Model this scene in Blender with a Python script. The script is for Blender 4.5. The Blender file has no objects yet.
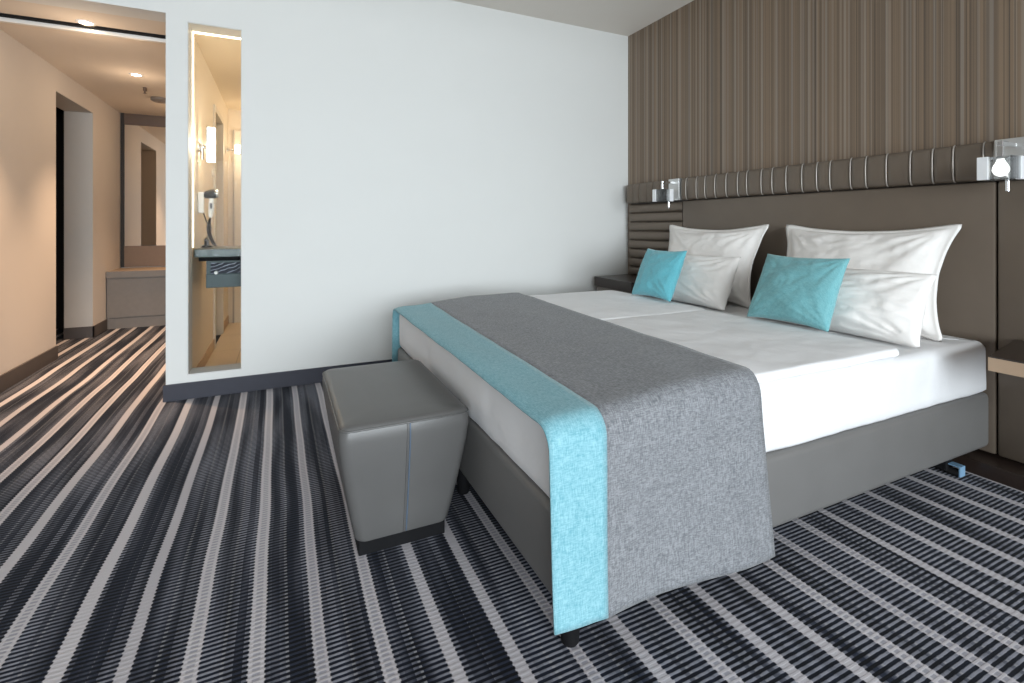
import bpy, bmesh, math, random
from mathutils import Vector, Matrix, noise
PI = math.pi
scene = bpy.context.scene
COL = scene.collection
rnd = random.Random(7)

# ------------------------------------------------------------------ camera
cd = bpy.data.cameras.new('camera'); cam = bpy.data.objects.new('camera', cd); COL.objects.link(cam)
cd.sensor_fit = 'HORIZONTAL'; cd.sensor_width = 36.0; cd.lens = 36.0*491/1024
cd.shift_y = (226-341.5)/1024; cd.clip_start = 0.02
cam.location = (0, 0, 1.0); cam.rotation_euler = (PI/2, 0, -math.atan2(0.4242, 0.9056))
scene.camera = cam
# ------------------------------------------------------------------ world and daylight
w = bpy.data.worlds.new('sky'); scene.world = w; w.use_nodes = True
bg = w.node_tree.nodes['Background']; bg.inputs[0].default_value = (0.62, 0.80, 1.0, 1); bg.inputs[1].default_value = 1.2
def area_light(name, loc, rot, sx, sy, power, col, spread=PI):
    l = bpy.data.lights.new(name, 'AREA'); l.shape = 'RECTANGLE'; l.size = sx; l.size_y = sy
    l.energy = power; l.color = col; l.spread = spread
    o = bpy.data.objects.new(name, l); COL.objects.link(o); o.location = loc; o.rotation_euler = rot
    return o
# daylight standing in the big window behind the camera
area_light('window_daylight', (-0.05, -3.72, 1.31), (PI/2-0.20, 0, 0), 4.7, 1.8, 208, (0.88, 0.955, 1.0), math.radians(125))
vs = scene.view_settings
vs.view_transform = 'Standard'; vs.look = 'None'; vs.gamma = 1.0; vs.exposure = 0.0
try: vs.use_curve_mapping = False
except Exception: pass
scene.cycles.max_bounces = 10; scene.cycles.diffuse_bounces = 5; scene.cycles.transparent_max_bounces = 12
scene.cycles.caustics_reflective = False; scene.cycles.caustics_refractive = False
scene.cycles.sample_clamp_indirect = 6.0

# ------------------------------------------------------------------ node helpers
class NT:
    def __init__(s, name):
        s.m = bpy.data.materials.new(name); s.m.use_nodes = True; s.t = s.m.node_tree
        s.b = s.t.nodes['Principled BSDF']; s.out = s.t.nodes['Material Output']
    def n(s, typ, **kw):
        x = s.t.nodes.new(typ)
        for k, v in kw.items(): setattr(x, k, v)
        return x
    def link(s, a, b): s.t.links.new(a, b)
    def put(s, sock, v):
        if hasattr(v, 'is_linked') or isinstance(v, bpy.types.NodeSocket): s.link(v, sock)
        else: sock.default_value = v
    def ma(s, op, a, b=0.0, c=None, clamp=False):
        x = s.n('ShaderNodeMath', operation=op, use_clamp=clamp)
        s.put(x.inputs[0], a); s.put(x.inputs[1], b)
        if c is not None: s.put(x.inputs[2], c)
        return x.outputs[0]
    def step(s, v, lo, hi, a=0.0, b=1.0):
        x = s.n('ShaderNodeMapRange', interpolation_type='SMOOTHSTEP')
        s.put(x.inputs[0], v); s.put(x.inputs[1], lo); s.put(x.inputs[2], hi); s.put(x.inputs[3], a); s.put(x.inputs[4], b)
        return x.outputs[0]
    def mix(s, f, a, b):
        x = s.n('ShaderNodeMix', data_type='RGBA')
        s.put(x.inputs[0], f)
        s.put(x.inputs[6], a if not isinstance(a, tuple) else (*a, 1)[:4]); s.put(x.inputs[7], b if not isinstance(b, tuple) else (*b, 1)[:4])
        return x.outputs[2]
    def pos(s, kind='world'):
        if kind == 'world': o = s.n('ShaderNodeNewGeometry').outputs['Position']
        else: o = s.n('ShaderNodeTexCoord').outputs['Object']
        x = s.n('ShaderNodeSeparateXYZ'); s.link(o, x.inputs[0])
        return o, x.outputs[0], x.outputs[1], x.outputs[2]
    def vec(s, x, y, z=0.0):
        c = s.n('ShaderNodeCombineXYZ'); s.put(c.inputs[0], x); s.put(c.inputs[1], y); s.put(c.inputs[2], z); return c.outputs[0]
    def noise(s, v, scale, detail=2.0, rough=0.5):
        x = s.n('ShaderNodeTexNoise'); s.put(x.inputs['Vector'], v); x.inputs['Scale'].default_value = scale
        x.inputs['Detail'].default_value = detail; x.inputs['Roughness'].default_value = rough; return x.outputs[0]
    def white(s, v):
        x = s.n('ShaderNodeTexWhiteNoise', noise_dimensions='2D'); s.put(x.inputs['Vector'], v); return x.outputs[0]
    def bump(s, h, strength, dist=0.01):
        x = s.n('ShaderNodeBump'); x.inputs['Strength'].default_value = strength; x.inputs['Distance'].default_value = dist
        s.put(x.inputs['Height'], h); s.link(x.outputs[0], s.b.inputs['Normal'])
    def base(s, col=None, rough=None, metal=None, spec=None, sheen=None, coat=None):
        if col is not None: s.put(s.b.inputs['Base Color'], col if not isinstance(col, tuple) else (*col, 1)[:4])
        if rough is not None: s.put(s.b.inputs['Roughness'], rough)
        if metal is not None: s.b.inputs['Metallic'].default_value = metal
        if spec is not None: s.b.inputs['Specular IOR Level'].default_value = spec
        if sheen is not None: s.b.inputs['Sheen Weight'].default_value = sheen
        if coat is not None: s.b.inputs['Coat Weight'].default_value = coat
        return s.m

M = {}
def plain(name, col, rough=0.6, metal=0.0, spec=0.5, var=0.05, scale=18.0, bump=0.0, bscale=300.0):
    t = NT(name); o, x, y, z = t.pos()
    n = t.noise(o, scale, 3.0)
    k = t.ma('MULTIPLY_ADD', n, 2*var, 1-var)
    mx = t.n('ShaderNodeVectorMath', operation='SCALE'); mx.inputs[0].default_value = col; t.link(k, mx.inputs['Scale'])
    t.link(mx.outputs[0], t.b.inputs['Base Color'])
    t.base(None, rough, metal, spec)
    if bump: t.bump(t.noise(o, bscale, 2.0), bump, 0.002)
    M[name] = t.m; return t.m
def emit(name, col, strength):
    t = NT(name); t.base((0.9, 0.9, 0.9), 0.4)
    t.b.inputs['Emission Color'].default_value = (*col, 1); t.b.inputs['Emission Strength'].default_value = strength
    M[name] = t.m; return t.m

plain('white_paint', (0.76, 0.765, 0.745), 0.75, var=0.015, scale=4, bump=0.06, bscale=400)
plain('ceiling_paint', (0.84, 0.79, 0.73), 0.85, var=0.01, scale=3)
plain('hall_paint', (0.70, 0.665, 0.63), 0.75, var=0.02, scale=4, bump=0.06, bscale=400)
plain('slot_frame_paint', (0.66, 0.66, 0.64), 0.6, var=0.02)
plain('reveal_paint', (0.55, 0.53, 0.50), 0.7, var=0.02)
plain('hall_ceiling_paint', (0.76, 0.68, 0.59), 0.8, var=0.015, scale=3)
plain('taupe_paint', (0.42, 0.395, 0.37), 0.8, var=0.03, scale=4)
plain('window_frame_paint', (0.75, 0.76, 0.76), 0.5)
plain('charcoal_baseboard', (0.030, 0.031, 0.046), 0.55, var=0.1)
plain('hall_baseboard', (0.080, 0.070, 0.068), 0.55, var=0.1)
plain('dark_wood', (0.030, 0.020, 0.016), 0.28, var=0.25, scale=30)
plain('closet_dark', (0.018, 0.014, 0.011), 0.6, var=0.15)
plain('aluminium', (0.80, 0.78, 0.75), 0.4, metal=0.4, var=0.03)
plain('chrome', (0.86, 0.87, 0.88), 0.09, metal=1.0, var=0.01)
plain('brushed_plate', (0.66, 0.66, 0.65), 0.35, metal=0.75, var=0.03)
plain('black_plastic', (0.008, 0.008, 0.009), 0.5, var=0.05)
plain('black_base', (0.006, 0.006, 0.007), 0.8, spec=0.2, var=0.1)
plain('white_plastic', (0.82, 0.81, 0.78), 0.35, var=0.01)
plain('blue_clip', (0.30, 0.52, 0.75), 0.3, metal=0.3, var=0.05)
plain('brown_panel', (0.21, 0.135, 0.085), 0.5, var=0.08, scale=40)
plain('bench_veneer', (0.23, 0.20, 0.175), 0.5, var=0.08, scale=25)
plain('bench_top', (0.42, 0.33, 0.25), 0.4, var=0.06, scale=25)
plain('mirror_frame_brown', (0.10, 0.062, 0.04), 0.4, var=0.08)
plain('bath_wall', (0.74, 0.65, 0.53), 0.35, var=0.03, scale=6)
plain('bath_ceiling', (0.78, 0.68, 0.54), 0.8, var=0.02)
plain('bath_door', (0.40, 0.36, 0.31), 0.45, var=0.03)
plain('door_frame_paint', (0.66, 0.60, 0.51), 0.45, var=0.02)
plain('counter_slate', (0.030, 0.052, 0.050), 0.35, var=0.18, scale=40)
plain('vanity_slate', (0.045, 0.070, 0.074), 0.5, var=0.25, scale=120)
plain('light_veneer', (0.47, 0.33, 0.22), 0.45, var=0.07, scale=20)

def mirror_mat():
    t = NT('mirror_silver'); t.base((0.80, 0.77, 0.72), 0.02, 1.0); M['mirror'] = t.m
mirror_mat()
def pane_mat(name, tint, k):
    t = NT(name); tr = t.n('ShaderNodeBsdfTransparent'); tr.inputs[0].default_value = (*tint, 1)
    g = t.n('ShaderNodeBsdfGlossy'); g.inputs['Roughness'].default_value = 0.02
    fr = t.n('ShaderNodeFresnel'); fr.inputs[0].default_value = 1.45
    ms = t.n('ShaderNodeMixShader'); t.link(t.ma('MULTIPLY', fr.outputs[0], k), ms.inputs[0])
    t.link(tr.outputs[0], ms.inputs[1]); t.link(g.outputs[0], ms.inputs[2]); t.link(ms.outputs[0], t.out.inputs[0])
    M[name] = t.m
pane_mat('window_glass', (0.97, 0.98, 0.98), 1.0)
pane_mat('coated_glass', (0.97, 0.98, 0.98), 0.08)
def crystal():
    t = NT('crystal_glass'); tr = t.n('ShaderNodeBsdfTransparent'); tr.inputs[0].default_value = (0.95, 0.97, 0.98, 1)
    df = t.n('ShaderNodeBsdfTranslucent'); df.inputs[0].default_value = (0.9, 0.93, 0.95, 1)
    dd = t.n('ShaderNodeBsdfDiffuse'); dd.inputs[0].default_value = (0.9, 0.93, 0.95, 1)
    g = t.n('ShaderNodeBsdfGlossy'); g.inputs['Roughness'].default_value = 0.03
    a = t.n('ShaderNodeMixShader'); a.inputs[0].default_value = 0.5; t.link(df.outputs[0], a.inputs[1]); t.link(dd.outputs[0], a.inputs[2])
    b = t.n('ShaderNodeMixShader'); b.inputs[0].default_value = 0.10; t.link(tr.outputs[0], b.inputs[1]); t.link(a.outputs[0], b.inputs[2])
    fr = t.n('ShaderNodeFresnel'); fr.inputs[0].default_value = 1.6
    c = t.n('ShaderNodeMixShader'); t.link(fr.outputs[0], c.inputs[0]); t.link(b.outputs[0], c.inputs[1]); t.link(g.outputs[0], c.inputs[2])
    t.link(c.outputs[0], t.out.inputs[0]); M['crystal'] = t.m
crystal()
emit('opal_glow', (1.0, 0.93, 0.82), 9.0)
emit('led_glow', (1.0, 0.84, 0.60), 4.5)
emit('downlight_glow', (1.0, 0.72, 0.42), 60.0)
plain('frosted_glass', (0.90, 0.91, 0.92), 0.3, var=0.01)
emit('frosted_tube', (1.0, 0.97, 0.92), 2.4)

def leather(name, col, rough=0.36, metal=0.25, spec=0.5):
    t = NT(name); o, x, y, z = t.pos()
    n = t.noise(o, 9.0, 2.0); f = t.noise(o, 420.0, 2.0)
    k = t.ma('MULTIPLY_ADD', n, 0.14, 0.93)
    mx = t.n('ShaderNodeVectorMath', operation='SCALE'); mx.inputs[0].default_value = col; t.link(k, mx.inputs['Scale'])
    t.link(mx.outputs[0], t.b.inputs['Base Color'])
    t.base(None, t.ma('MULTIPLY_ADD', f, 0.10, rough-0.05), metal, spec)
    t.bump(f, 0.10, 0.0015); M[name] = t.m
leather('headboard_leather', (0.165, 0.130, 0.100), 0.38, 0.2)
leather('bed_leather', (0.165, 0.160, 0.155), 0.45, 0.1)
leather('ottoman_leather', (0.122, 0.119, 0.116), 0.37, 0.12, 0.38)
leather('lit_piping_leather', (0.42, 0.38, 0.34), 0.3, 0.3)  # seam leather painted paler, as light caught on the pleat ridges
leather('blue_thread', (0.10, 0.14, 0.20), 0.4, 0.1)

def linen(name, col, col2, scale=1.0, sheen=0.15):
    t = NT(name); o, x, y, z = t.pos('object')
    # crossed threads: noise stretched along each weave direction
    def thread(sx, sy, sz):
        vm = t.n('ShaderNodeVectorMath', operation='MULTIPLY'); t.link(o, vm.inputs[0]); vm.inputs[1].default_value = (sx*scale, sy*scale, sz*scale)
        return t.noise(vm.outputs[0], 1.0, 2.0, 0.6)
    a = thread(460, 65, 65); b = thread(65, 460, 460); c = t.noise(o, 14.0, 3.0)
    k = t.ma('ADD', t.ma('MULTIPLY', a, 0.5), t.ma('MULTIPLY', b, 0.5))
    k2 = t.step(k, 0.36, 0.64)
    k3 = t.ma('MULTIPLY_ADD', c, 0.25, t.ma('MULTIPLY', k2, 0.85), clamp=True)
    t.base(t.mix(k3, col, col2), 0.85, 0.0, 0.25, sheen)
    t.bump(k, 0.25, 0.002); M[name] = t.m
linen('turquoise_linen', (0.12, 0.325, 0.39), (0.28, 0.52, 0.585))
linen('grey_linen', (0.104, 0.109, 0.120), (0.285, 0.293, 0.310))
linen('turquoise_satin', (0.10, 0.42, 0.50), (0.16, 0.50, 0.58), sheen=0.4)
linen('teal_cushion', (0.13, 0.37, 0.41), (0.22, 0.49, 0.52), sheen=0.3)

def cotton(name, col):
    t = NT(name); o, x, y, z = t.pos('object')
    t.base(col, 0.8, 0.0, 0.3, 0.1)
    t.bump(t.ma('ADD', t.noise(o, 10.0, 3.0), t.ma('MULTIPLY', t.noise(o, 600.0, 1.0), 0.05)), 0.22, 0.02); M[name] = t.m
cotton('white_cotton', (0.90, 0.90, 0.91)); cotton('pillow_cotton', (0.89, 0.86, 0.83)); cotton('sheet_cotton', (0.80, 0.80, 0.81))

def carpet():
    t = NT('striped_carpet'); o, x, y, z = t.pos()
    PER = 0.1357
    wob = t.noise(t.vec(t.ma('MULTIPLY', x, 0.6), t.ma('MULTIPLY', y, 1.1)), 1.0, 1.0)
    px = t.ma('ADD', x, t.ma('MULTIPLY_ADD', wob, 0.034, -0.017))
    px = t.ma('MULTIPLY_ADD', y, 0.007, px)
    c = t.ma('DIVIDE', t.ma('ADD', px, 0.042+PER*0.5), PER)
    idx = t.ma('FLOOR', c); f = t.ma('FRACT', c)
    rid = t.white(t.vec(idx, 3.3)); rid2 = t.white(t.vec(idx, 9.1))
    # ribs across
    ry = t.ma('DIVIDE', t.ma('ADD', y, t.ma('MULTIPLY', t.noise(o, 60.0, 1.0), 0.0024)), 0.0143)
    rf = t.ma('FRACT', ry); ri = t.ma('FLOOR', ry)
    bar = t.ma('MULTIPLY', t.step(rf, 0.02, 0.14), t.step(rf, 0.70, 0.58))        # 1 on a dark bar
    # sub columns between the light stripes
    sub = t.ma('FLOOR', t.ma('MULTIPLY', c, 7.0)); sv = t.white(t.vec(sub, 1.7))
    drift = t.noise(t.vec(t.ma('MULTIPLY', px, 16.0), t.ma('MULTIPLY', y, 1.4)), 1.0, 1.0)
    side = t.step(x, 0.2, 1.0, -0.06, 0.09)
    lum = t.step(t.ma('ADD', t.ma('ADD', t.ma('MULTIPLY', sv, 0.30), side), drift), 0.42, 0.88)
    patch = t.noise(t.vec(t.ma('MULTIPLY', x, 1.1), t.ma('MULTIPLY', y, 0.7), 4.0), 1.0, 0.0)
    gap = t.mix(lum, (0.022, 0.027, 0.045), (0.265, 0.27, 0.315))
    barc = t.mix(t.step(drift, 0.35, 0.75), (0.003, 0.0035, 0.006), (0.010, 0.013, 0.024))
    ground = t.mix(bar, gap, barc)
    # dotted line halfway between stripes
    dx = t.ma('ABSOLUTE', t.ma('SUBTRACT', t.ma('FRACT', t.ma('ADD', c, 0.52)), 0.5))
    dot = t.ma('MULTIPLY', t.step(dx, 0.035, 0.02), t.ma('MULTIPLY', t.step(rf, 0.60, 0.70), t.ma('GREATER_THAN', rid2, 0.25)))
    ground = t.mix(t.ma('MULTIPLY', dot, 0.4), ground, (0.50, 0.49, 0.50))
    # light stripe, its edges toothed by the ribs
    d = t.ma('ABSOLUTE', t.ma('SUBTRACT', f, 0.5))
    half = t.ma('ADD', t.ma('MULTIPLY_ADD', rid, 0.026, 0.116), t.ma('MULTIPLY', bar, -0.020))
    st = t.step(t.ma('SUBTRACT', half, d), -0.012, 0.012)
    dash = t.ma('MULTIPLY', t.ma('MULTIPLY', bar, t.step(d, 0.075, 0.045)), t.ma('MULTIPLY', t.ma('GREATER_THAN', rid2, 0.5), 0.55))
    scol = t.mix(dash, t.mix(rid, (0.47, 0.445, 0.47), (0.56, 0.53, 0.55)), (0.17, 0.175, 0.22))
    fz = t.noise(o, 700.0, 2.0)
    col = t.mix(st, ground, scol)
    k = t.ma('MULTIPLY_ADD', fz, 0.7, 0.65)
    mx = t.n('ShaderNodeVectorMath', operation='SCALE'); t.link(col, mx.inputs[0]); t.link(k, mx.inputs['Scale'])
    t.base(mx.outputs[0], 0.95, 0.0, 0.1, 0.05)
    t.bump(t.ma('ADD', t.ma('MULTIPLY', bar, -0.6), t.ma('MULTIPLY', fz, 0.6)), 0.35, 0.003)
    M['carpet'] = t.m
carpet()

def wallpaper():
    t = NT('striped_wallpaper'); o, x, y, z = t.pos()
    def wn(period, seed):
        return t.white(t.vec(t.ma('FLOOR', t.ma('DIVIDE', y, period)), seed))
    a = wn(0.0042, 1.0); b = wn(0.0105, 2.0); c = wn(0.031, 5.0)
    m = t.ma('ADD', t.ma('ADD', t.ma('MULTIPLY', a, 0.50), t.ma('MULTIPLY', b, 0.35)), t.ma('MULTIPLY', c, 0.15))
    col = t.mix(t.step(m, 0.2, 0.8), (0.155, 0.114, 0.082), (0.255, 0.180, 0.119))
    # pale satin lines and dark lines
    big = t.ma('FRACT', t.ma('DIVIDE', t.ma('ADD', y, 0.027), 0.098)); 
    pale = t.step(t.ma('ABSOLUTE', t.ma('SUBTRACT', big, 0.5)), 0.075, 0.045)
    pale2 = t.ma('GREATER_THAN', b, 0.82)
    pm = t.ma('MAXIMUM', pale, t.ma('MULTIPLY', pale2, 0.55))
    col = t.mix(t.ma('MULTIPLY', pm, 0.45), col, (0.34, 0.30, 0.26))
    col = t.mix(t.ma('MULTIPLY', t.ma('LESS_THAN', a, 0.12), 0.5), col, (0.07, 0.052, 0.038))
    t.base(col, t.ma('MULTIPLY_ADD', pm, -0.12, 0.55), 0.0, 0.5)
    t.bump(m, 0.15, 0.002); M['wallpaper'] = t.m
wallpaper()

def bath_floor():
    t = NT('bath_floor_tile'); o, x, y, z = t.pos()
    n = t.noise(o, 5.0, 4.0)
    g = t.ma('MINIMUM', t.ma('ABSOLUTE', t.ma('SUBTRACT', t.ma('FRACT', t.ma('DIVIDE', y, 0.6)), 0.5)), t.ma('ABSOLUTE', t.ma('SUBTRACT', t.ma('FRACT', t.ma('DIVIDE', x, 0.6)), 0.5)))
    col = t.mix(t.step(g, 0.003, 0.008, 1, 0), t.mix(n, (0.56, 0.45, 0.32), (0.66, 0.54, 0.40)), (0.36, 0.28, 0.2))
    t.base(col, 0.3); M['bath_floor'] = t.m
bath_floor()
def marble():
    t = NT('dark_marble'); o, x, y, z = t.pos()
    wv = t.n('ShaderNodeTexWave'); wv.bands_direction = 'Z'; t.link(t.vec(t.ma('MULTIPLY', x, 0.5), y, t.ma('MULTIPLY_ADD', x, -0.35, z)), wv.inputs[0])
    wv.inputs['Scale'].default_value = 14; wv.inputs['Distortion'].default_value = 5; wv.inputs['Detail'].default_value = 2; wv.inputs['Detail Scale'].default_value = 2
    t.base(t.mix(t.step(wv.outputs['Fac'], 0.86, 1.0), (0.008, 0.010, 0.022), (0.26, 0.28, 0.34)), 0.4, spec=0.2); M['marble'] = t.m
marble()

# ------------------------------------------------------------------ mesh helpers
WLOC = {}
def box(bm, x0, x1, y0, y1, z0, z1, bev=0.0, seg=2):
    vs_ = [bm.verts.new(p) for p in ((x0,y0,z0),(x1,y0,z0),(x1,y1,z0),(x0,y1,z0),(x0,y0,z1),(x1,y0,z1),(x1,y1,z1),(x0,y1,z1))]
    fs = [bm.faces.new([vs_[i] for i in q]) for q in ((3,2,1,0),(4,5,6,7),(0,1,5,4),(1,2,6,5),(2,3,7,6),(3,0,4,7))]
    if bev:
        es = list({e for f in fs for e in f.edges})
        bmesh.ops.bevel(bm, geom=es, offset=bev, segments=seg, profile=0.5, affect='EDGES')
def tube(bm, pts, r, n=10, caps=True):
    pts = [Vector(p) for p in pts]; rs = r if isinstance(r, (list, tuple)) else [r]*len(pts)
    rings = []; up = None
    for i, p in enumerate(pts):
        d = (pts[min(i+1, len(pts)-1)]-pts[max(i-1, 0)]).normalized()
        if up is None: up = d.orthogonal().normalized()
        else: up = (up-d*up.dot(d)).normalized()
        s = d.cross(up)
        rings.append([bm.verts.new(p+(up*math.cos(2*PI*k/n)+s*math.sin(2*PI*k/n))*rs[i]) for k in range(n)])
    for a, b in zip(rings, rings[1:]):
        for k in range(n): bm.faces.new((a[k], a[(k+1) % n], b[(k+1) % n], b[k]))
    if caps: bm.faces.new(rings[0][::-1]); bm.faces.new(rings[-1])
def grid(bm, nx, ny, fn):
    v = [[bm.verts.new(fn(i/(nx-1), j/(ny-1))) for j in range(ny)] for i in range(nx)]
    for i in range(nx-1):
        for j in range(ny-1): bm.faces.new((v[i][j], v[i+1][j], v[i+1][j+1], v[i][j+1]))
    return v
def obj(name, bm, mat, parent=None, smooth=False, at=None, angle=None):
    bmesh.ops.recalc_face_normals(bm, faces=bm.faces)
    if parent is not None: org = WLOC[parent.name]
    elif at is not None: org = Vector(at)
    else:
        xs = [v.co for v in bm.verts]
        org = Vector(((min(c.x for c in xs)+max(c.x for c in xs))/2, (min(c.y for c in xs)+max(c.y for c in xs))/2, min(c.z for c in xs)))
    for v in bm.verts: v.co -= org
    me = bpy.data.meshes.new(name); bm.to_mesh(me); bm.free()
    o = bpy.data.objects.new(name, me); COL.objects.link(o); me.materials.append(M[mat] if isinstance(mat, str) else mat)
    if smooth:
        me.polygons.foreach_set('use_smooth', [True]*len(me.polygons))
        if angle: me.set_sharp_from_angle(angle=math.radians(angle))
    if parent is not None: o.parent = parent
    else: o.location = org
    WLOC[o.name] = org
    return o
def tag(o, label=None, cat=None, group=None, kind=None):
    if label: o['label'] = label
    if cat: o['category'] = cat
    if group: o['group'] = group
    if kind: o['kind'] = kind
    return o
def thing(name, loc, label, cat, group=None, kind=None):
    o = bpy.data.objects.new(name, None); COL.objects.link(o); o.location = loc; o.empty_display_size = 0.05
    WLOC[o.name] = Vector(loc); return tag(o, label, cat, group, kind)
def boxes(name, lst, mat, parent=None, bev=0.0, **kw):
    bm = bmesh.new()
    for b in lst: box(bm, *b, bev=bev)
    return obj(name, bm, mat, parent, **kw)
def struct(name, lst, mat, label, cat, bev=0.0):
    return tag(boxes(name, lst, mat, None, bev), label, cat, kind='structure')
def lamp(name, loc, power, col, parent, radius=0.03, spot=None):
    l = bpy.data.lights.new(name, 'SPOT' if spot else 'POINT'); l.energy = power; l.color = col; l.shadow_soft_size = radius
    if spot: l.spot_size = math.radians(spot); l.spot_blend = 1.0
    o = bpy.data.objects.new(name, l); COL.objects.link(o)
    o.parent = parent; o.location = Vector(loc)-WLOC[parent.name]
    return o

# ------------------------------------------------------------------ the room
XL, XR, YB, YF, ZC = -1.54, 2.671, 3.37, -3.8, 2.616       # hall/left wall, headboard wall, white wall, window wall, ceiling
WT = 0.16                                                  # white wall thickness
HC1, HC2, YT, YE = 2.215, 2.19, 3.80, 6.45                 # hall ceilings, door track, hall end
BX0, BX1, BY1, BZ = -0.50, 1.40, 5.76, 2.19                # bathroom
SX0, SX1, SZ0, SZ1 = -0.498, -0.218, 0.135, 2.185          # slot window

struct('floor', [(-2.7, XR+0.1, YF-0.1, YE+0.1, -0.08, 0.0)], 'carpet', 'dark carpet with pale stripes covering bedroom and hallway floor', 'floor')
struct('floor_bathroom', [(BX0, BX1, YB+WT, BY1, 0.0, 0.012)], 'bath_floor', 'beige tiled bathroom floor seen through the slot window', 'floor')
struct('ceiling', [(-2.7, XR+0.1, YF-0.1, YB, ZC, ZC+0.1)], 'ceiling_paint', 'plain pale bedroom ceiling', 'ceiling')
struct('ceiling_light_baffle', [(-2.6, XR, YF, -0.70, 2.26, ZC)], 'ceiling_paint', 'unseen light baffle added under the ceiling on the window side', 'ceiling')  # unseen block, added to keep high window rays off the upper walls
# white wall with the slot window and the header over the hall opening
struct('wall_back', [(-0.60, SX0, YB, YB+WT, 0, ZC), (SX1, XR, YB, YB+WT, 0, ZC), (SX0, SX1, YB, YB+WT, 0, SZ0), (SX0, SX1, YB, YB+WT, SZ1, ZC),
                     (XL, -0.60, YB, YB+WT, HC1, ZC), (-2.6, XL, YB, YB+WT, 0, ZC)], 'white_paint', 'smooth white bedroom wall with a tall slot window', 'wall')
struct('wall_right', [(XR, XR+0.1, YF-0.1, YB+WT, 0, ZC)], 'wallpaper', 'wall with brown striped wallpaper above the headboard', 'wall')
struct('wall_front', [(-2.7, -2.45, YF-0.16, YF, 0, ZC), (2.35, XR, YF-0.16, YF, 0, ZC), (-2.45, 2.35, YF-0.16, YF, 0, 0.36), (-2.45, 2.35, YF-0.16, YF, 2.26, ZC)],
       'taupe_paint', 'taupe window wall facing the bed', 'wall')
DY0, DY1, DZ = 4.80, 5.60, 2.02
struct('wall_bedroom_left', [(-2.7, -2.6, YF-0.1, YB+WT, 0, ZC)], 'taupe_paint', 'taupe bedroom wall across from the headboard', 'wall')
struct('wall_left', [(XL-0.2, XL, YB+WT, DY0, 0, ZC), (XL-0.2, XL, DY1, YE, 0, ZC), (XL-0.2, XL, DY0, DY1, DZ, ZC)], 'hall_paint', 'cream hallway wall with an open doorway', 'wall')
struct('wall_hall_end', [(XL-0.2, BX0, YE, YE+0.1, 0, ZC)], 'hall_paint', 'end wall of the hallway behind the mirror', 'wall')
struct('wall_partition', [(-0.60, BX0, YB+WT, 4.60, 0, HC1+0.1), (-0.60, BX0, 5.26, YE, 0, HC1+0.1), (-0.60, BX0, 4.60, 5.26, 1.98, HC1+0.1)], 'bath_wall',
       'warm beige partition wall between hallway and bathroom', 'wall')
struct('ceiling_hall', [(XL, -0.60, YB+WT, YT, HC1, HC1+0.1), (XL, -0.60, YT+0.03, YE, HC2, HC2+0.12)], 'hall_ceiling_paint', 'lowered beige hallway ceiling with downlights', 'ceiling')
struct('wall_bathroom_end', [(BX0, BX1, BY1, BY1+0.1, 0, BZ+0.1)], 'bath_wall', 'far beige bathroom wall seen through the slot window', 'wall')
struct('wall_bathroom_side', [(BX1, BX1+0.1, YB+WT, BY1+0.1, 0, BZ+0.1)], 'bath_wall', 'side wall of the bathroom', 'wall')
struct('ceiling_bathroom', [(BX0, BX1, YB+WT, BY1, BZ, BZ+0.1)], 'bath_ceiling', 'warm beige bathroom ceiling', 'ceiling')
# closet behind the doorway
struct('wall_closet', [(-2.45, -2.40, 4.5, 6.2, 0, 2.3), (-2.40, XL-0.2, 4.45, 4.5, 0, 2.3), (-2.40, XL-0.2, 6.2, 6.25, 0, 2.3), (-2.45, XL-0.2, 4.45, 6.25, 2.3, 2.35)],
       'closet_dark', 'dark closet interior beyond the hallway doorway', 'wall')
cl = thing('clothes_rail', (-2.1, 5.3, 1.55), 'thin dark rails inside the dark closet doorway', 'clothes rail')
for z in (1.58, 1.66):
    bm = bmesh.new(); tube(bm, [(-2.05, 4.5, z), (-2.05, 6.2, z)], 0.014, 8); obj('rail', bm, 'mirror_frame_brown', cl, True)
# reveal lining of the doorway
struct('trim_1', [(XL-0.2, XL, DY1-0.006, DY1, 0.1, DZ), (XL-0.2, XL, DY0, DY1, DZ-0.006, DZ)], 'reveal_paint', 'grey lined reveal of the hallway doorway', 'trim')
# baseboards
struct('baseboard_back', [(-0.612, XR, YB-0.013, YB, 0, 0.095), (-0.612, -0.60, YB, 4.6, 0, 0.095)], 'charcoal_baseboard', 'charcoal baseboard along the white wall', 'baseboard', bev=0.002)
struct('baseboard_left', [(XL, XL+0.013, YB, DY0, 0, 0.10), (XL, XL+0.013, DY1-0.02, 5.95, 0, 0.10), (XL-0.2, XL+0.013, DY1-0.02, DY1-0.006, 0, 0.10)], 'hall_baseboard',
       'dark baseboard along the hallway wall', 'baseboard', bev=0.002)
# window behind the camera
W0, W1, WZ0, WZ1 = -2.45, 2.35, 0.36, 2.26
wn = tag(boxes('window_1', [(W0, W1, YF-0.12, YF-0.06, WZ0, WZ0+0.05), (W0, W1, YF-0.12, YF-0.06, WZ1-0.05, WZ1), (W0, W0+0.05, YF-0.12, YF-0.06, WZ0+0.05, WZ1-0.05), (W1-0.05, W1, YF-0.12, YF-0.06, WZ0+0.05, WZ1-0.05)]
     + [(x-0.03, x+0.03, YF-0.12, YF-0.06, WZ0+0.05, WZ1-0.05) for x in (-1.25, -0.05, 1.15)], 'window_frame_paint'), 'wide window lighting the bedroom', 'window', kind='structure')
for a, b in ((-2.40, -1.28), (-1.22, -0.08), (-0.02, 1.12), (1.18, 2.30)):
    boxes('pane', [(a, b, YF-0.094, YF-0.088, WZ0+0.05, WZ1-0.05)], 'window_glass', wn)
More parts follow.
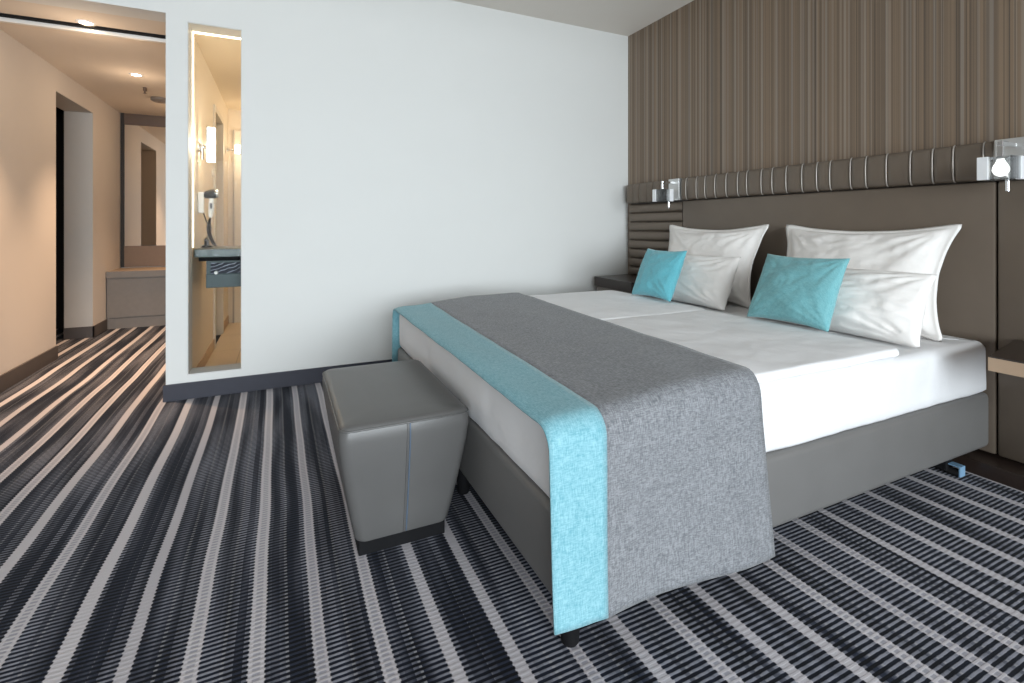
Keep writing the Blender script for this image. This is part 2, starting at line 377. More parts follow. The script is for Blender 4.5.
# slot window: frame, pane, lit edge
sw = tag(boxes('window_2', [(SX0, SX0+0.006, YB+0.002, YB+WT-0.02, SZ0, SZ1), (SX1-0.006, SX1, YB+0.002, YB+WT-0.02, SZ0, SZ1),
     (SX0+0.006, SX1-0.006, YB+0.002, YB+WT-0.02, SZ0, SZ0+0.006), (SX0+0.006, SX1-0.006, YB+0.002, YB+WT-0.02, SZ1-0.006, SZ1)], 'slot_frame_paint'), 'tall narrow slot window in the white wall', 'window', kind='structure')
boxes('pane', [(SX0+0.006, SX1-0.006, YB+0.10, YB+0.108, SZ0+0.006, SZ1-0.006)], 'coated_glass', sw)
led = thing('led_strip', (SX0, YB+WT, 0.9), 'glowing warm strip along the slot window edge', 'light')
boxes('side_strip', [(SX0+0.0005, SX0+0.009, YB+WT-0.016, YB+WT+0.02, 0.87, SZ1-0.01)], 'led_glow', led)
boxes('top_strip', [(SX0+0.009, SX1, YB+WT-0.014, YB+WT+0.004, SZ1-0.010, SZ1-0.001)], 'led_glow', led)

# ------------------------------------------------------------------ hallway
tr = thing('sliding_door_track', (-1.07, YT, HC2), 'aluminium sliding door track across the hallway ceiling', 'track')
boxes('rail', [(XL+0.002, -0.602, YT, YT+0.028, HC2-0.012, HC2+0.012)], 'aluminium', tr, bev=0.002)
boxes('groove', [(XL+0.002, -0.602, YT-0.03, YT, HC1-0.012, HC1)], 'black_base', tr)
def downlight(loc, label, power):
    x, y, z = loc
    t = thing('recessed_downlight', loc, label, 'downlight', 'hallway downlights')
    bm = bmesh.new(); n = 24
    prof = [(0.030, -0.001), (0.036, -0.006), (0.047, -0.004), (0.048, 0.0)]
    rings = [[bm.verts.new((x+r*math.cos(2*PI*k/n), y+r*math.sin(2*PI*k/n), z+h)) for k in range(n)] for r, h in prof]
    for a, b in zip(rings, rings[1:]):
        for k in range(n): bm.faces.new((a[k], a[(k+1) % n], b[(k+1) % n], b[k]))
    obj('trim_ring', bm, 'white_plastic', t, True)
    bm = bmesh.new(); bmesh.ops.create_circle(bm, cap_ends=True, segments=24, radius=0.030, matrix=Matrix.Translation((x, y, z-0.003)))
    obj('lens', bm, 'downlight_glow', t)
    lamp('spot_beam', (x, y, z-0.012), power, (1.0, 0.66, 0.41), t, 0.03, 74)
    lamp('ceiling_fill', (x, y, z-0.22), 1.7, (1.0, 0.76, 0.54), t, 0.05)  # fill light added below the fitting to brighten the ceiling
downlight((-1.06, 3.735, HC1), 'bright recessed downlight just in front of the ceiling track', 150)
downlight((-1.038, 4.75, HC2), 'bright recessed downlight farther down the hallway ceiling', 170)
downlight((-0.78, 5.78, HC2), 'recessed downlight before the mirror at the hallway end', 90)
sp = thing('sprinkler_head', (-1.067, 5.16, HC2-0.05), 'small dark sprinkler hanging from the hallway ceiling', 'sprinkler')
bm = bmesh.new(); tube(bm, [(-1.067, 5.16, HC2), (-1.067, 5.16, HC2-0.03)], 0.014, 10); obj('body', bm, 'mirror_frame_brown', sp)
bm = bmesh.new(); tube(bm, [(-1.067, 5.16, HC2-0.03), (-1.067, 5.16, HC2-0.045), (-1.067, 5.16, HC2-0.05)], [0.006, 0.006, 0.016], 10); obj('deflector', bm, 'mirror_frame_brown', sp)
sd = thing('smoke_detector', (-1.03, 5.55, HC2-0.03), 'round flat smoke detector on the hallway ceiling', 'smoke detector')
bm = bmesh.new(); tube(bm, [(-1.03, 5.55, HC2), (-1.03, 5.55, HC2-0.02), (-1.03, 5.55, HC2-0.032)], [0.075, 0.075, 0.055], 24); obj('body', bm, 'bench_veneer', sd, True, angle=30)
bm = bmesh.new(); tube(bm, [(-1.03, 5.55, HC2-0.032), (-1.03, 5.55, HC2-0.036)], 0.02, 16); obj('vent_cap', bm, 'brown_panel', sd)
# mirror on the end wall
mr = thing('wall_mirror', (-1.05, YE-0.03, 0.565), 'large wall mirror above the hallway bench', 'mirror')
boxes('mirror_glass', [(-1.505, -0.605, YE-0.022, YE-0.010, 0.79, 2.07)], 'mirror', mr)
boxes('side_frame', [(-1.535, -1.507, YE-0.035, YE-0.002, 0.565, HC2)], 'closet_dark', mr)
boxes('top_board', [(-1.507, -0.605, YE-0.028, YE-0.002, 2.072, HC2-0.002)], 'mirror_frame_brown', mr)
boxes('lower_board', [(-1.507, -0.605, YE-0.028, YE-0.002, 0.565, 0.788)], 'brown_panel', mr)
bn = thing('luggage_bench', (-1.07, 6.2, 0), 'low grey brown wooden bench at the hallway end', 'bench')
boxes('body', [(XL+0.005, -0.605, 5.972, YE-0.01, 0.10, 0.495)], 'bench_veneer', bn)
boxes('front_panel', [(XL+0.008, -0.605, 5.955, 5.972, 0.108, 0.485)], 'bench_veneer', bn, bev=0.002)
boxes('bench_top', [(XL+0.003, -0.604, 5.945, YE-0.037, 0.497, 0.56)], 'bench_top', bn, bev=0.003)
boxes('front_edge', [(XL+0.003, -0.604, 5.938, 5.9449, 0.499, 0.558)], 'bench_veneer', bn)
boxes('toe_board', [(XL+0.005, -0.605, 5.962, YE-0.01, 0.0, 0.099)], 'bench_veneer', bn)

# ------------------------------------------------------------------ bathroom
dr = tag(boxes('door_1', [(-0.585, -0.545, 4.645, 5.215, 0.015, 1.935)], 'bath_door'), 'grey bathroom door in the partition wall', 'door', kind='structure')
boxes('door_frame', [(-0.602, -0.488, 4.60, 4.645, 0.0, 1.98), (-0.602, -0.488, 5.215, 5.26, 0.0, 1.98), (-0.602, -0.488, 4.645, 5.215, 1.935, 1.98)], 'door_frame_paint', dr)
boxes('handle', [(-0.545, -0.50, 4.70, 4.715, 1.02, 1.035), (-0.51, -0.498, 4.70, 4.82, 1.02, 1.035)], 'chrome', dr)
struct('baseboard_bathroom', [(BX0, BX0+0.008, YB+WT, 4.60, 0.012, 0.09), (BX0, BX0+0.008, 5.26, BY1, 0.012, 0.09)], 'light_veneer', 'tan baseboard along the bathroom wall', 'baseboard')
sg = thing('shower_panel', (0.0, 5.70, 0.012), 'brown shower panel on the far bathroom wall', 'panel')
boxes('panel', [(-0.44, 0.30, 5.735, 5.758, 0.012, 1.98)], 'door_frame_paint', sg)
boxes('edge_profile', [(-0.455, -0.44, 5.725, 5.758, 0.012, 1.98)], 'bath_door', sg)
ct = thing('bathroom_counter', (0.3, 3.8, 0.80), 'grey green slate counter behind the slot window', 'counter')
boxes('slab', [(-0.488, 1.3, 3.555, 4.06, 0.806, 0.856)], 'counter_slate', ct, bev=0.003)
boxes('support_rail', [(-0.47, 1.3, 3.60, 3.64, 0.780, 0.806)], 'black_base', ct)
vb = thing('vanity_box', (0.2, 3.8, 0.6), 'slate grey vanity box hanging under the bathroom counter', 'vanity')
boxes('body', [(-0.43, 0.8, 3.60, 4.02, 0.612, 0.779)], 'vanity_slate', vb)
boxes('marble_front', [(-0.405, 0.78, 3.588, 3.60, 0.700, 0.768)], 'marble', vb, bev=0.002)
boxes('lower_front', [(-0.43, 0.8, 3.585, 3.60, 0.612, 0.696)], 'vanity_slate', vb, bev=0.002)
for x in (-0.375, -0.22):
    bm = bmesh.new(); tube(bm, [(x, 3.588, 0.706), (x, 3.572, 0.706)], [0.012, 0.009], 12); obj('knob', bm, 'white_plastic', vb, True, angle=40)

def wall_lamp(y, z, h, w_, reach, label, power, stem):
    t = thing('bathroom_wall_lamp', (BX0, y, z), label, 'lamp', 'bathroom wall lamps')
    bm = bmesh.new(); tube(bm, [(BX0, y, z), (BX0+0.012, y, z), (BX0+0.016, y, z)], [0.034, 0.034, 0.028], 20); obj('rosette', bm, 'chrome', t, True, angle=40)
    bm = bmesh.new(); tube(bm, [(BX0+0.012, y, z), (BX0+reach-w_/2, y, z)], 0.009, 10); obj('arm', bm, 'chrome', t, True)
    bm = bmesh.new(); tube(bm, [(BX0+0.028, y, z+0.018), (BX0+0.028, y, z-stem)], 0.011, 10); obj('swivel_stem', bm, 'chrome', t, True, angle=40)
    bm = bmesh.new(); box(bm, BX0+reach-w_/2, BX0+reach+w_/2, y-w_/2, y+w_/2, z-h*0.42, z+h*0.58, 0.005); obj('opal_shade', bm, 'opal_glow', t)
    bm = bmesh.new(); box(bm, BX0+reach-w_/2-0.006, BX0+reach-w_/2, y-w_/2, y+w_/2, z-h*0.43, z+h*0.59); obj('back_plate', bm, 'chrome', t)
    lamp('bulb', (BX0+reach+w_/2+0.03, y, z+h*0.08), power, (1.0, 0.80, 0.55), t, 0.03)
wall_lamp(3.76, 1.515, 0.225, 0.042, 0.080, 'tall glowing wall lamp with chrome arm above the hair dryer', 5, 0.08)
wall_lamp(5.50, 1.745, 0.085, 0.040, 0.105, 'small glowing wall lamp deep in the bathroom', 3, 0.02)
for z, r, lab in ((1.70, 0.022, 'upper round white wall switch beside the bathroom door'), (1.42, 0.03, 'lower round white wall switch beside the bathroom door')):
    t = thing('wall_switch', (BX0, 4.52, z), lab, 'switch', 'bathroom switches')
    bm = bmesh.new(); tube(bm, [(BX0, 4.52, z), (BX0+0.008, 4.52, z), (BX0+0.010, 4.52, z)], [r, r, r*0.85], 20); obj('cover', bm, 'white_plastic', t, True, angle=40)
    bm = bmesh.new(); box(bm, BX0+0.010, BX0+0.014, 4.51, 4.53, z-r*0.5, z+r*0.5, 0.001); obj('rocker', bm, 'white_plastic', t)
# unseen ceiling lights added to brighten the bathroom
for (x, y, lab) in ((0.35, 4.4, 'unseen light added to the bathroom ceiling nearer the slot window'), (0.35, 5.2, 'unseen light added to the bathroom ceiling nearer the far wall')):
    t = thing('bathroom_fill_light', (x, y, BZ), lab, 'downlight', 'added bathroom lights')
    bm = bmesh.new(); tube(bm, [(x, y, BZ), (x, y, BZ-0.008)], [0.06, 0.055], 24); obj('trim_ring', bm, 'chrome', t, True, angle=40)
    bm = bmesh.new(); bmesh.ops.create_circle(bm, cap_ends=True, segments=24, radius=0.045, matrix=Matrix.Translation((x, y, BZ-0.010))); obj('lens', bm, 'opal_glow', t)
    lamp('beam', (x, y, BZ-0.03), 13, (1.0, 0.82, 0.60), t, 0.05)
# hair dryer
hd = thing('hair_dryer', (BX0, 3.80, 1.03), 'white and black hair dryer in a wall holder above the counter', 'hair dryer')
boxes('wall_holder', [(BX0+0.001, BX0+0.036, 3.775, 3.835, 1.085, 1.225)], 'white_plastic', hd, bev=0.006)
bm = bmesh.new(); tube(bm, [(BX0+0.036, 3.79, 1.205), (BX0+0.055, 3.79, 1.206), (BX0+0.085, 3.79, 1.212), (BX0+0.105, 3.79, 1.214)], [0.020, 0.026, 0.033, 0.028], 18); obj('nozzle', bm, 'black_plastic', hd, True, angle=50)
bm = bmesh.new(); tube(bm, [(BX0+0.105, 3.79, 1.214), (BX0+0.118, 3.79, 1.215)], [0.030, 0.026], 18); obj('rear_grille', bm, 'brushed_plate', hd, True, angle=50)
bm = bmesh.new(); tube(bm, [(BX0+0.080, 3.79, 1.195), (BX0+0.076, 3.79, 1.15), (BX0+0.072, 3.79, 1.07), (BX0+0.071, 3.79, 1.055)], [0.015, 0.017, 0.014, 0.010], 14); obj('handle', bm, 'white_plastic', hd, True, angle=50)
boxes('switch_panel', [(BX0+0.070, BX0+0.082, 3.770, 3.778, 1.115, 1.150)], 'black_plastic', hd)
pts = []
for i in range(140):
    f = i/139; cx = BX0+0.071+0.01*math.sin(f*PI)-0.02*f*(1-f)*4+0.055*max(0, f-0.45)**1.2; cz = 1.055-0.185*f
    rr = 0.003+0.008*min(1, f*4); pts.append((cx+rr*math.cos(i*1.1), 3.785+rr*math.sin(i*1.1), cz))
bm = bmesh.new(); tube(bm, pts, 0.0034, 5); obj('coiled_cord', bm, 'black_plastic', hd, True)
pts = [(BX0+0.03, 3.80, 1.085), (BX0+0.048, 3.79, 1.03), (BX0+0.078, 3.785, 0.99), (BX0+0.065, 3.785, 0.94), (BX0+0.035, 3.785, 0.90)]
bm = bmesh.new(); tube(bm, pts, 0.004, 6); obj('feed_cord', bm, 'black_plastic', hd, True)
ts = thing('soap_stand', (BX0+0.04, 3.88, 0.857), 'small black stand on the counter below the hair dryer', 'stand')
bm = bmesh.new(); tube(bm, [(BX0+0.04, 3.88, 0.857), (BX0+0.04, 3.88, 0.868), (BX0+0.04, 3.88, 0.872), (BX0+0.04, 3.88, 0.905)], [0.032, 0.032, 0.016, 0.014], 18); obj('pedestal', bm, 'black_plastic', ts, True, angle=40)
bm = bmesh.new(); tube(bm, [(BX0+0.04, 3.88, 0.905), (BX0+0.04, 3.88, 0.911)], [0.019, 0.017], 18); obj('cap', bm, 'black_plastic', ts, True, angle=40)

# ------------------------------------------------------------------ headboard
PX, BXF = 2.62, 2.592                 # panel front, bolster front
YJ1, YJ2, YL, YR = 2.694, 0.968, 3.30, 0.30
ZB0, ZB1 = 1.186, 1.345
hb = thing('headboard', (2.645, 1.8, 0.06), 'bronze leather headboard with pleated top bolster across the wall', 'headboard')
boxes('back_board', [(2.648, XR-0.001, YR, YL, 0.06, 1.335)], 'dark_wood', hb)
boxes('main_panel', [(PX, 2.648, YJ2+0.003, YJ1-0.002, 0.07, ZB0-0.004)], 'headboard_leather', hb, bev=0.011, smooth=True, angle=40)
boxes('side_panel', [(PX, 2.648, YR, YJ2-0.001, 0.07, ZB0-0.004)], 'headboard_leather', hb, bev=0.011, smooth=True, angle=40)
def channel(z0, z1):
    bm = bmesh.new(); n = 10
    prof = [(2.640-0.019*math.sin(PI*(k+0.0)/n)**0.45, z0+(z1-z0)*k/n) for k in range(n+1)]
    prof = [(2.648, z0)]+prof+[(2.648, z1)]
    a = [bm.verts.new((x, YJ1+0.002, z)) for x, z in prof]; b = [bm.verts.new((x, YL, z)) for x, z in prof]
    for k in range(len(prof)-1): bm.faces.new((a[k], a[k+1], b[k+1], b[k]))
    bm.faces.new(a); bm.faces.new(b[::-1]); return bm
zc = ZB0-0.006
for k in range(15):
    obj('channel_pad', channel(zc-0.0725, zc-0.001), 'headboard_leather', hb, True, angle=50); zc -= 0.0735
def pad(y0, y1, name='bolster_pad'):
    bm = bmesh.new(); n = 12; m = 7
    def fn(u, v):
        # rounded cross section, swelling a little between the seams
        ang = PI*(u*1.0); z = (ZB0+ZB1)/2-(ZB1-ZB0)/2*math.copysign(abs(math.cos(ang))**0.85, math.cos(ang))
        sw_ = (1-(2*v-1)**4)
        x = 2.646-(0.046+0.008*sw_)*math.sin(ang)**0.22
        return (x, y0+(y1-y0)*v, z)
    g = grid(bm, n+1, m, fn)
    bm.faces.new([g[i][0] for i in range(n+1)]); bm.faces.new([g[i][m-1] for i in range(n+1)][::-1])
    return obj(name, bm, 'headboard_leather', hb, True, angle=60)
def piping(y):
    bm = bmesh.new(); pts = []
    for k in range(11):
        ang = PI*(0.04+0.92*k/10); z = (ZB0+ZB1)/2-(ZB1-ZB0)/2*math.copysign(abs(math.cos(ang))**0.85, math.cos(ang))
        pts.append((2.646-0.051*math.sin(ang)**0.22, y, z))
    tube(bm, pts, 0.0032, 6); obj('lit_seam_piping', bm, 'lit_piping_leather', hb, True)
seams = [2.684, 2.634, 2.538, 2.461, 2.376, 2.286, 2.197, 2.130, 2.029, 1.957, 1.869, 1.775, 1.692, 1.622, 1.520, 1.448, 1.357, 1.259, 1.175, 1.101, 1.001, 0.966]
for a, b in zip(seams, seams[1:]): pad(b+0.0006, a-0.0006)
for s_ in seams[1:]: piping(s_)
left_seams = [YL, 3.22, 3.145, 3.05, 2.98, 2.90, 2.80]
for a, b in zip(left_seams, left_seams[1:]): pad(b+0.0006, a-0.0006)
for a, b in ((0.845, 0.76), (0.76, 0.67), (0.67, 0.58), (0.58, 0.50), (0.50, 0.40), (0.40, 0.30)): pad(b+0.0006, a-0.0006)
for s_ in (0.76, 0.67, 0.58, 0.50, 0.40): piping(s_)
pl = tag(boxes('plinth', [(2.525, XR-0.002, YR, YL, 0.0, 0.058)], 'dark_wood', bev=0.002), 'glossy dark brown plinth on the floor under the headboard', 'plinth')

def reading_lamp(y0, y1, label):
    yc = (y0+y1)/2; yl = yc
    t = thing('reading_lamp', (BXF, yc, ZB0), label, 'lamp', 'reading lamps on the headboard')
    boxes('mounting_plate', [(2.586, 2.647, y0, y1, ZB0+0.002, ZB1-0.001)], 'brushed_plate', t, bev=0.002)
    xa = 2.485; za = 1.315
    bm = bmesh.new(); box(bm, xa-0.009, 2.586, yl-0.009, yl+0.009, za-0.009, za+0.009, 0.002); obj('arm', bm, 'chrome', t)
    bm = bmesh.new(); box(bm, xa-0.009, xa+0.009, yl-0.009, yl+0.009, 1.262, za-0.009, 0.001); obj('drop', bm, 'chrome', t)
    h = 0.048
    # glass shade: four thick walls around a frosted bulb
    q = 0.006
    sh = boxes('glass_shade', [(xa-h, xa-h+q, yl-h, yl+h, 1.178, 1.262), (xa+h-q, xa+h, yl-h, yl+h, 1.178, 1.262),
          (xa-h+q, xa+h-q, yl-h, yl-h+q, 1.178, 1.262), (xa-h+q, xa+h-q, yl+h-q, yl+h, 1.178, 1.262)], 'crystal', t)
    boxes('frosted_end', [(xa-h-0.004, xa-h+0.014, yl+h-0.030, yl+h+0.004, 1.176, 1.264)], 'frosted_glass', sh, bev=0.002)
    boxes('frosted_end', [(xa+h-0.030, xa+h+0.004, yl-h-0.004, yl-h+0.014, 1.176, 1.264)], 'frosted_glass', sh, bev=0.002)
    boxes('top_cap', [(xa-0.03, xa+0.03, yl-0.03, yl+0.03, 1.254, 1.262)], 'chrome', t)
    bm = bmesh.new(); tube(bm, [(xa, yl, 1.254), (xa, yl, 1.245), (xa, yl, 1.228), (xa, yl, 1.212), (xa, yl, 1.198), (xa, yl, 1.19)], [0.010, 0.014, 0.022, 0.025, 0.019, 0.008], 18); obj('bulb', bm, 'frosted_tube', sh, True, angle=50)
    bm = bmesh.new(); tube(bm, [(xa+0.055, yl-0.0, 1.186), (xa+0.055, yl-0.0, 1.135)], 0.007, 10); obj('switch_rod', bm, 'chrome', t, True, angle=40)
    boxes('rod_bracket', [(xa+0.044, xa+0.097, yl-0.006, yl+0.006, 1.186, 1.198)], 'chrome', t)
reading_lamp(2.69, 2.795, 'chrome reading lamp with glass shade at the far headboard end')
reading_lamp(0.85, 0.962, 'chrome reading lamp with glass shade at the near headboard end')

# ------------------------------------------------------------------ nightstands
def prism(bm, pts, z0, z1, bev=0.0):
    a = [bm.verts.new((x, y, z0)) for x, y in pts]; b = [bm.verts.new((x, y, z1)) for x, y in pts]
    n = len(pts); fs = [bm.faces.new(a[::-1]), bm.faces.new(b)]
    for k in range(n): fs.append(bm.faces.new((a[k], a[(k+1) % n], b[(k+1) % n], b[k])))
    if bev: bmesh.ops.bevel(bm, geom=list({e for f in fs for e in f.edges}), offset=bev, segments=2, profile=0.5, affect='EDGES')
ns = thing('nightstand', (2.4, 0.6, 0.50), 'floating nightstand shelf with dark top and pale wood edge, near side', 'nightstand')
bm = bmesh.new(); prism(bm, [(2.197, 0.36), (2.617, 0.36), (2.617, 0.915), (2.55, 0.90), (2.197, 0.834)], 0.504, 0.549); obj('shelf_board', bm, 'light_veneer', ns)
bm = bmesh.new(); prism(bm, [(2.199, 0.36), (2.617, 0.36), (2.617, 0.914), (2.55, 0.899), (2.199, 0.833)], 0.549, 0.553); obj('dark_top', bm, 'dark_wood', ns)
ns2 = thing('nightstand', (2.43, 3.03, 0.40), 'dark wooden nightstand in the corner beside the white wall', 'nightstand')
bm = bmesh.new(); prism(bm, [(2.25, 2.80), (2.610, 2.80), (2.610, 3.30), (2.26, 3.275)], 0.523, 0.598, 0.003); obj('top_slab', bm, 'dark_wood', ns2)
boxes('drawer', [(2.268, 2.608, 2.81, 3.25, 0.40, 0.521)], 'bench_veneer', ns2, bev=0.003)

# ------------------------------------------------------------------ bed
BFX, BHX, BNY, BFY = 0.586, 2.616, 0.985, 2.778
bed = thing('double_bed', (1.6, 1.89, 0), 'grey leather upholstered double bed base on short black legs', 'bed')
bm = bmesh.new(); box(bm, BFX, BHX, BNY, BFY, 0.098, 0.322, 0.022, 4); obj('upholstered_box', bm, 'bed_leather', bed, True, angle=50)
for (x, y) in ((0.628, 1.012), (0.618, 1.75), (0.640, 2.735), (2.44, 2.735), (1.6, 1.89)):
    bm = bmesh.new(); tube(bm, [(x, y, 0.0), (x, y, 0.004), (x, y, 0.10)], [0.019, 0.022, 0.027], 18); obj('leg', bm, 'black_base', bed, True, angle=40)
lg = boxes('leg', [(2.415, 2.465, 1.045, 1.095, 0.012, 0.10)], 'black_base', bed, bev=0.004)
bm = bmesh.new(); tube(bm, [(2.44, 1.048, 0.016), (2.44, 1.012, 0.016)], 0.016, 14); obj('caster_wheel', bm, 'black_plastic', lg, True, angle=40)
cp = boxes('metal_clip', [(2.425, 2.462, 1.004, 1.010, 0.006, 0.046), (2.425, 2.462, 1.010, 1.045, 0.042, 0.046)], 'blue_clip', lg, bev=0.001)

def nz(x, y, z=0.0, s=1.0): return noise.noise(Vector((x*s, y*s, z*s)))
# mattress in its white sheet
def rounded_slab(x0, x1, y0, y1, z0, z1, r, amp, seed, nx=70, ny=60, plump=0.0, corner=0.05, side_amp=None):
    """closed soft slab: top and bottom sheets joined by a rounded side"""
    bm = bmesh.new()
    # outline (rounded rectangle)
    out = []
    def arc(cx, cy, a0):
        for k in range(6): a = a0+PI/2*k/5; out.append((cx+corner*math.cos(a), cy+corner*math.sin(a), math.cos(a), math.sin(a)))
    def seg(xa, ya, xb, yb, nx_, ny_, n):
        for k in range(1, n): f = k/n; out.append((xa+(xb-xa)*f, ya+(yb-ya)*f, nx_, ny_))
    c = corner
    arc(x1-c, y1-c, 0); seg(x1-c, y1, x0+c, y1, 0, 1, nx); arc(x0+c, y1-c, PI/2); seg(x0, y1-c, x0, y0+c, -1, 0, ny)
    arc(x0+c, y0+c, PI); seg(x0+c, y0, x1-c, y0, 0, -1, nx); arc(x1-c, y0+c, 1.5*PI); seg(x1, y0+c, x1, y1-c, 1, 0, ny)
    n = len(out); rings = []
    zs = [(0.0, r*0.5, 0.0)]; 
    prof = [(r*0.35, z0), (0.0, z0+r*0.35)]
    ns_ = 6
    prof += [(0.0, z0+r*0.35+(z1-r-z0-r*0.35)*k/ns_) for k in range(1, ns_+1)]
    prof += [(r*(1-math.cos(PI/2*k/6)), z1-r+r*math.sin(PI/2*k/6)) for k in range(1, 7)]
    sa = amp if side_amp is None else side_amp
    for ins, z in prof:
        ring = []
        for (x, y, ax, ay) in out:
            d = sa*(nz(x*5+seed, y*5, z*9)*1.0+0.5*nz(x*14, y*14+seed, z*6))
            ring.append(bm.verts.new((x-ax*(ins-d), y-ay*(ins-d), z+(amp*0.6*nz(x*4, y*4, seed) if z > z0+r else 0))))
        rings.append(ring)
    for a, b in zip(rings, rings[1:]):
        for k in range(n): bm.faces.new((a[k], a[(k+1) % n], b[(k+1) % n], b[k]))
    bm.faces.new(rings[0][::-1])
    # top fill: concentric shrink towards the middle with relief
    cx, cy = (x0+x1)/2, (y0+y1)/2; prev = rings[-1]; base_ = [v.co.copy() for v in prev]
    L = 26
    for j in range(1, L+1):
        f = 1-(j/L); ring = []
        if j == L:
            mid = bm.verts.new((cx, cy, z1+plump))
            for k in range(n): bm.faces.new((prev[k], prev[(k+1) % n], mid))
            break
        for p in base_:
            x = cx+(p.x-cx)*f; y = cy+(p.y-cy)*f
            e = 1-f**6
            z = z1+plump*e+amp*(0.9*nz(x*3.1+seed, y*3.1, 1.3)+0.7*nz(x*8, y*8+seed, 4.2)+0.35*nz(x*22, y*22, seed))*min(1, e*3)+(p.z-z1)*f**4
            ring.append(bm.verts.new((x, y, z)))
        for k in range(n): bm.faces.new((prev[k], prev[(k+1) % n], ring[(k+1) % n], ring[k]))
        prev = ring
    return bm
mt = tag(obj('mattress', rounded_slab(0.592, 2.613, 0.988, 2.774, 0.324, 0.530, 0.036, 0.0030, 3.0, side_amp=0.006, corner=0.03), 'sheet_cotton', None, True),
         'thick mattress in a white fitted sheet on the grey bed base', 'mattress')
# duvets
def duvet(x0, x1, y0, y1, z0, z1, seed, label):
    o = obj('duvet', rounded_slab(x0, x1, y0, y1, z0, z1, 0.017, 0.0045, seed, plump=0.004, corner=0.05, side_amp=0.007), 'white_cotton', None, True)
    return tag(o, label, 'duvet', 'white duvets on the bed')
duvet(1.12, 2.05, 1.905, 2.768, 0.536, 0.563, 11.0, 'white duvet on the bed half beside the white wall')
duvet(1.12, 2.02, 0.995, 1.895, 0.536, 0.564, 5.0, 'white duvet on the near bed half, its edge at the bedside')

# bed runner
def runner_profile():
    pts = []
    zt = 0.0
    far, near = 2.800, 0.968
    pts.append((far+0.014, 0.215)); pts.append((far+0.012, 0.275)); pts.append((far+0.010, 0.34)); pts.append((far+0.006, 0.42)); pts.append((far, 0.49))
    R = 0.055
    for k in range(1, 7): a = PI/2*k/6; pts.append((far-R+R*math.cos(a), 0.49+R*math.sin(a)))
    n = 60
    for k in range(1, n): pts.append((far-R+(near+R-far+R)*k/n, 0.545))
    for k in range(0, 7): a = PI/2*k/6; pts.append((near+R-R*math.sin(a), 0.49+R*math.cos(a)))
    for k in range(1, 25): f = k/24; pts.append((near-0.022*f, 0.49-(0.49-0.066)*f))
    return pts
RP = runner_profile()
NR = len(RP)
def runner_point(xf, j):
    y, z = RP[j]
    f = min(1, max(0, (2.80-y)/1.83))            # 0 far .. 1 near
    drop_n = max(0.0, (0.49-z)/0.415) if y < 1.5 else 0.0
    x0 = 0.566-0.020*f-0.004*drop_n; xm = 0.775-0.072*f-0.014*drop_n; x1 = 1.335-0.098*f+0.020*drop_n
    if y > 2.79: x0 += 0.0
    x = x0+(xm-x0)*xf if xf <= 1 else xm+(x1-xm)*(xf-1)
    t_ = min(1, max(0, (x-0.62)/0.46)); t_ = t_*t_*(3-2*t_)
    top = max(0.0, min(1.0, (z-0.40)/0.145)) if y > 1.0 or z > 0.5 else 0.0
    z += 0.034*t_*max(0.0, min(1.0, (z-0.44)/0.10))
    z += (0.0045*nz(x*3, y*2.2, 7.7)+0.003*nz(x*9, y*5, 2.0)+0.0012*nz(x*25, y*14, 2.0))*top
    if xf < 0.35 and z > 0.5: z -= 0.012*(1-xf/0.35)**2
    if drop_n > 0: 
        y += 0.008*math.sin(x*9+0.5)*drop_n+0.010*nz(x*4, z*3, 9.0)*drop_n
        if z < 0.2: z += 0.030*(1-xf/2)*(0.2-z)/0.125
        y -= 0.010*max(0, 1-abs(xf-1)*4)*0.3*drop_n
    return Vector((x, y, z+0.004))
def runner_part(name, xa, xb, nx, mat, parent):
    bm = bmesh.new()
    grid(bm, nx, NR, lambda u, v: runner_point(xa+(xb-xa)*u, int(round(v*(NR-1)))))
    o = obj(name, bm, mat, parent, True)
    md = o.modifiers.new('thickness', 'SOLIDIFY'); md.thickness = 0.005; md.offset = 0.0
    return o
rn = thing('bed_runner', (0.95, 1.9, 0.55), 'grey bed runner with turquoise border draped over the foot of the bed', 'bed runner')
runner_part('turquoise_border', 0.0, 1.0, 9, 'turquoise_linen', rn)['label'] = 'turquoise linen border'
runner_part('grey_panel', 1.0, 2.0, 26, 'grey_linen', rn)['label'] = 'woven grey linen panel'

